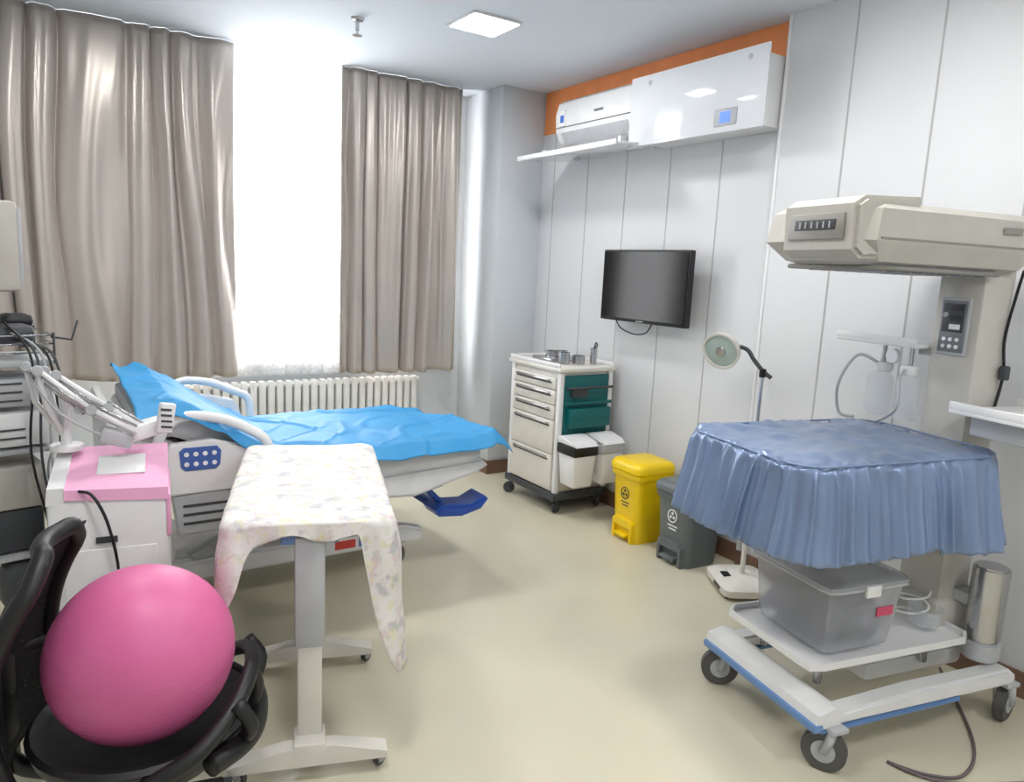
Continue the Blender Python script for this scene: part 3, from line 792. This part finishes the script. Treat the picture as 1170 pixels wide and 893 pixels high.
for k in range(6): box('vent_bar', (-.371, -.05+.025*k, 1.685), (.004, .005, .02), 'lgrey', g)
bb('front_label', -.368, -.364, -.06, .08, 1.648, 1.657, 'labelw', g)
bb('reflector', -.20, .28, -.10, .22, 1.557, 1.572, 'dgrey', g, .006)
tube('reflector_rim', [(-.24, -.12, 1.562), (.30, -.12, 1.562), (.30, .25, 1.562), (-.24, .25, 1.562)], .008, 'beige2', g, closed=True, seg=8)
for k in range(9): bb('reflector_grille', -.18+k*.055, -.174+k*.055, -.10, .22, 1.551, 1.558, 'steel', g)
bb('side_badge', .24, .32, -.169, -.164, 1.69, 1.71, 'beige2', g)
bb('instrument_tray', .22, .44, .09, .46, 1.29, 1.305, 'white', g, .005)
bb('tray_lip', .22, .23, .09, .46, 1.30, 1.325, 'white', g, .003)
bb('tray_arm', .30, .38, .06, .14, 1.265, 1.295, 'beige', g, .004)
for k, (yy, r_) in enumerate(((.15, .042), (.27, .05))):
    lathe('bottle', [(0, 0), (r_*.95, 0), (r_, .01), (r_, .14), (r_*.6, .165), (r_*.4, .17), (r_*.4, .18), (0, .18)], 'glassy', g, (.28, yy, 1.02))
    cyl('bottle_cap', (.28, yy, 1.185), (.28, yy, 1.22), r_*.75, 'labelw', g)
    cyl('gauge_stem', (.28, yy, 1.21), (.28, yy, 1.30), .01, 'steel', g)
cyl('gauge', (.27, .21, 1.25), (.25, .21, 1.25), .028, 'labelw', g)
tube('hose', [(.26, .26, 1.21), (.20, .32, 1.24), (.18, .38, 1.12), (.22, .40, 1.0), (.24, .34, .99)], .006, 'lgrey', g, sm=8, seg=8)
tube('hose', [(.26, .15, 1.21), (.20, .12, 1.17), (.18, .1, 1.07), (.20, .2, 1.0)], .006, 'lgrey', g, sm=8, seg=8)
bb('side_tray', .16, .50, -.42, -.12, 1.10, 1.115, 'white', g, .004)
for a in ((.16, .17, -.42, -.12), (.49, .50, -.42, -.12), (.16, .5, -.42, -.41)): bb('side_tray_lip', a[0], a[1], a[2], a[3], 1.11, 1.14, 'white', g, .003)
bb('side_tray_arm', .35, .40, -.14, -.06, 1.06, 1.10, 'beige', g)
bb('side_tray_drawer', .22, .48, -.38, -.16, 1.03, 1.095, 'lgrey', g, .006)
tube('hood_cable', [(.41, -.13, 1.58), (.42, -.11, 1.5), (.41, -.10, 1.35), (.43, -.10, 1.22), (.41, -.10, 1.1)], .005, 'black', g, sm=8, seg=6)
box('cable_plug', (.42, -.11, 1.23), (.03, .025, .05), 'dgrey', g, .006)
cyl('steel_canister', (.40, -.19, .29), (.40, -.19, .56), .058, 'steel', g)
cyl('canister_bracket', (.40, -.19, .22), (.40, -.19, .29), .062, 'lgrey', g)
bb('canister_arm', .36, .44, -.2, -.05, .40, .44, 'lgrey', g)
lathe('clear_bowl', [(0, 0), (.05, 0), (.06, .06), (.055, .06), (.045, .006), (0, .006)], 'glassy', g, (.22, -.1, .328))
tube('tubing_coil', [(.20+.06*math.cos(t*.7), -.06+.05*math.sin(t*.7), .335+.006*t) for t in range(18)], .004, 'labelw', g, sm=3, seg=6)
sb = group('clear_storage_box', (2.42, 1.36, .327), -12)
def sl(hx_, hy_, z, ox=-.17): return [(px+ox, py-.01, z) for ((px, py), n_, s_) in rrect(hx_, hy_, .025, 40)[0]]
loft('tub', [sl(.14, .16, .0), sl(.145, .165, .01), sl(.162, .185, .215), sl(.167, .19, .22)], 'tub', sb)
loft('lid', [sl(.170, .192, .217), sl(.175, .197, .223), sl(.175, .197, .237), sl(.155, .175, .25)], 'tub', sb)
tube('lid_rim', sl(.172, .194, .221), .006, 'lgrey', sb, closed=True, seg=6)
def blob(nm, cx, cy, sx, sy, sz, m_, z0_=.006, sd=0):
    bm = bmesh.new(); bmesh.ops.create_icosphere(bm, subdivisions=3, radius=1)
    for v in bm.verts:
        k = 1+.25*noise.noise(v.co*1.7+Vector((sd, sd, 0)))
        p = v.co*k
        v.co = Vector((cx+max(-1, min(1, p.x*1.25))*sx, cy+max(-1, min(1, p.y*1.25))*sy, z0_+(max(-.9, p.z)+.9)*sz*.5))
    fin(bm, nm, m_, sb, smooth=True)
blob('contents_bag', -.22, -.08, .08, .08, .17, 'content', sd=1)
blob('contents_bag', -.15, .08, .12, .08, .16, 'content', sd=4)
blob('contents_pouch', -.25, .06, .05, .08, .13, 'content2', sd=7)
blob('contents_pouch', -.10, -.10, .05, .06, .15, 'content2', sd=9)
blob('contents_bag', -.17, .0, .12, .13, .13, 'content', sd=12)
box('latch', (-.17, -.208, .215), (.06, .012, .04), 'white', sb, .003)
box('box_label', (-.09, -.192, .13), (.07, .004, .03), 'labelp', sb)
cf = group('floor_power_cable')
tube('cord', [(2.98, 1.3, .008), (2.6, 1.0, .008), (2.38, .92, .008), (2.27, .98, .008), (2.22, 1.08, .008), (2.3, .92, .008), (2.7, .70, .008), (2.95, .5, .008)], .005, 'cable', cf, sm=10, seg=6)

# ------------------------------------------------------------------ world, portal, camera
w = bpy.data.worlds.new('daylight'); S.world = w; w.use_nodes = True
bg = w.node_tree.nodes['Background']; bg.inputs[0].default_value = (0.97, 0.985, 1.0, 1); bg.inputs[1].default_value = 15.0
L = bpy.data.lights.new('window_portal', 'AREA'); L.shape = 'RECTANGLE'; L.size = WX1-WX0; L.size_y = WZ1-WZ0
L.cycles.is_portal = True
lo = bpy.data.objects.new('window_portal', L); COL.objects.link(lo)
lo.location = ((WX0+WX1)/2, YB+.14, (WZ0+WZ1)/2); lo.rotation_euler = (math.radians(-90), 0, 0)
lo.parent = wn

cam = bpy.data.cameras.new('camera'); co = bpy.data.objects.new('camera', cam); COL.objects.link(co)
cam.sensor_width = 36; cam.lens = 834/1170*36; cam.clip_start = 0.05
R = Vector((0.8378, -0.544, 0.0472)); D = Vector((-0.0496, -0.1619, -0.9856)); F = Vector((0.5437, 0.8234, -0.1626))
F.normalize(); R = (R-F*R.dot(F)).normalized(); U = R.cross(F)
m = Matrix(((R.x, U.x, -F.x, 0), (R.y, U.y, -F.y, 0), (R.z, U.z, -F.z, 1.5), (0, 0, 0, 1)))
co.matrix_world = m
S.camera = co
S.view_settings.view_transform = 'Standard'
S.view_settings.exposure = -0.12
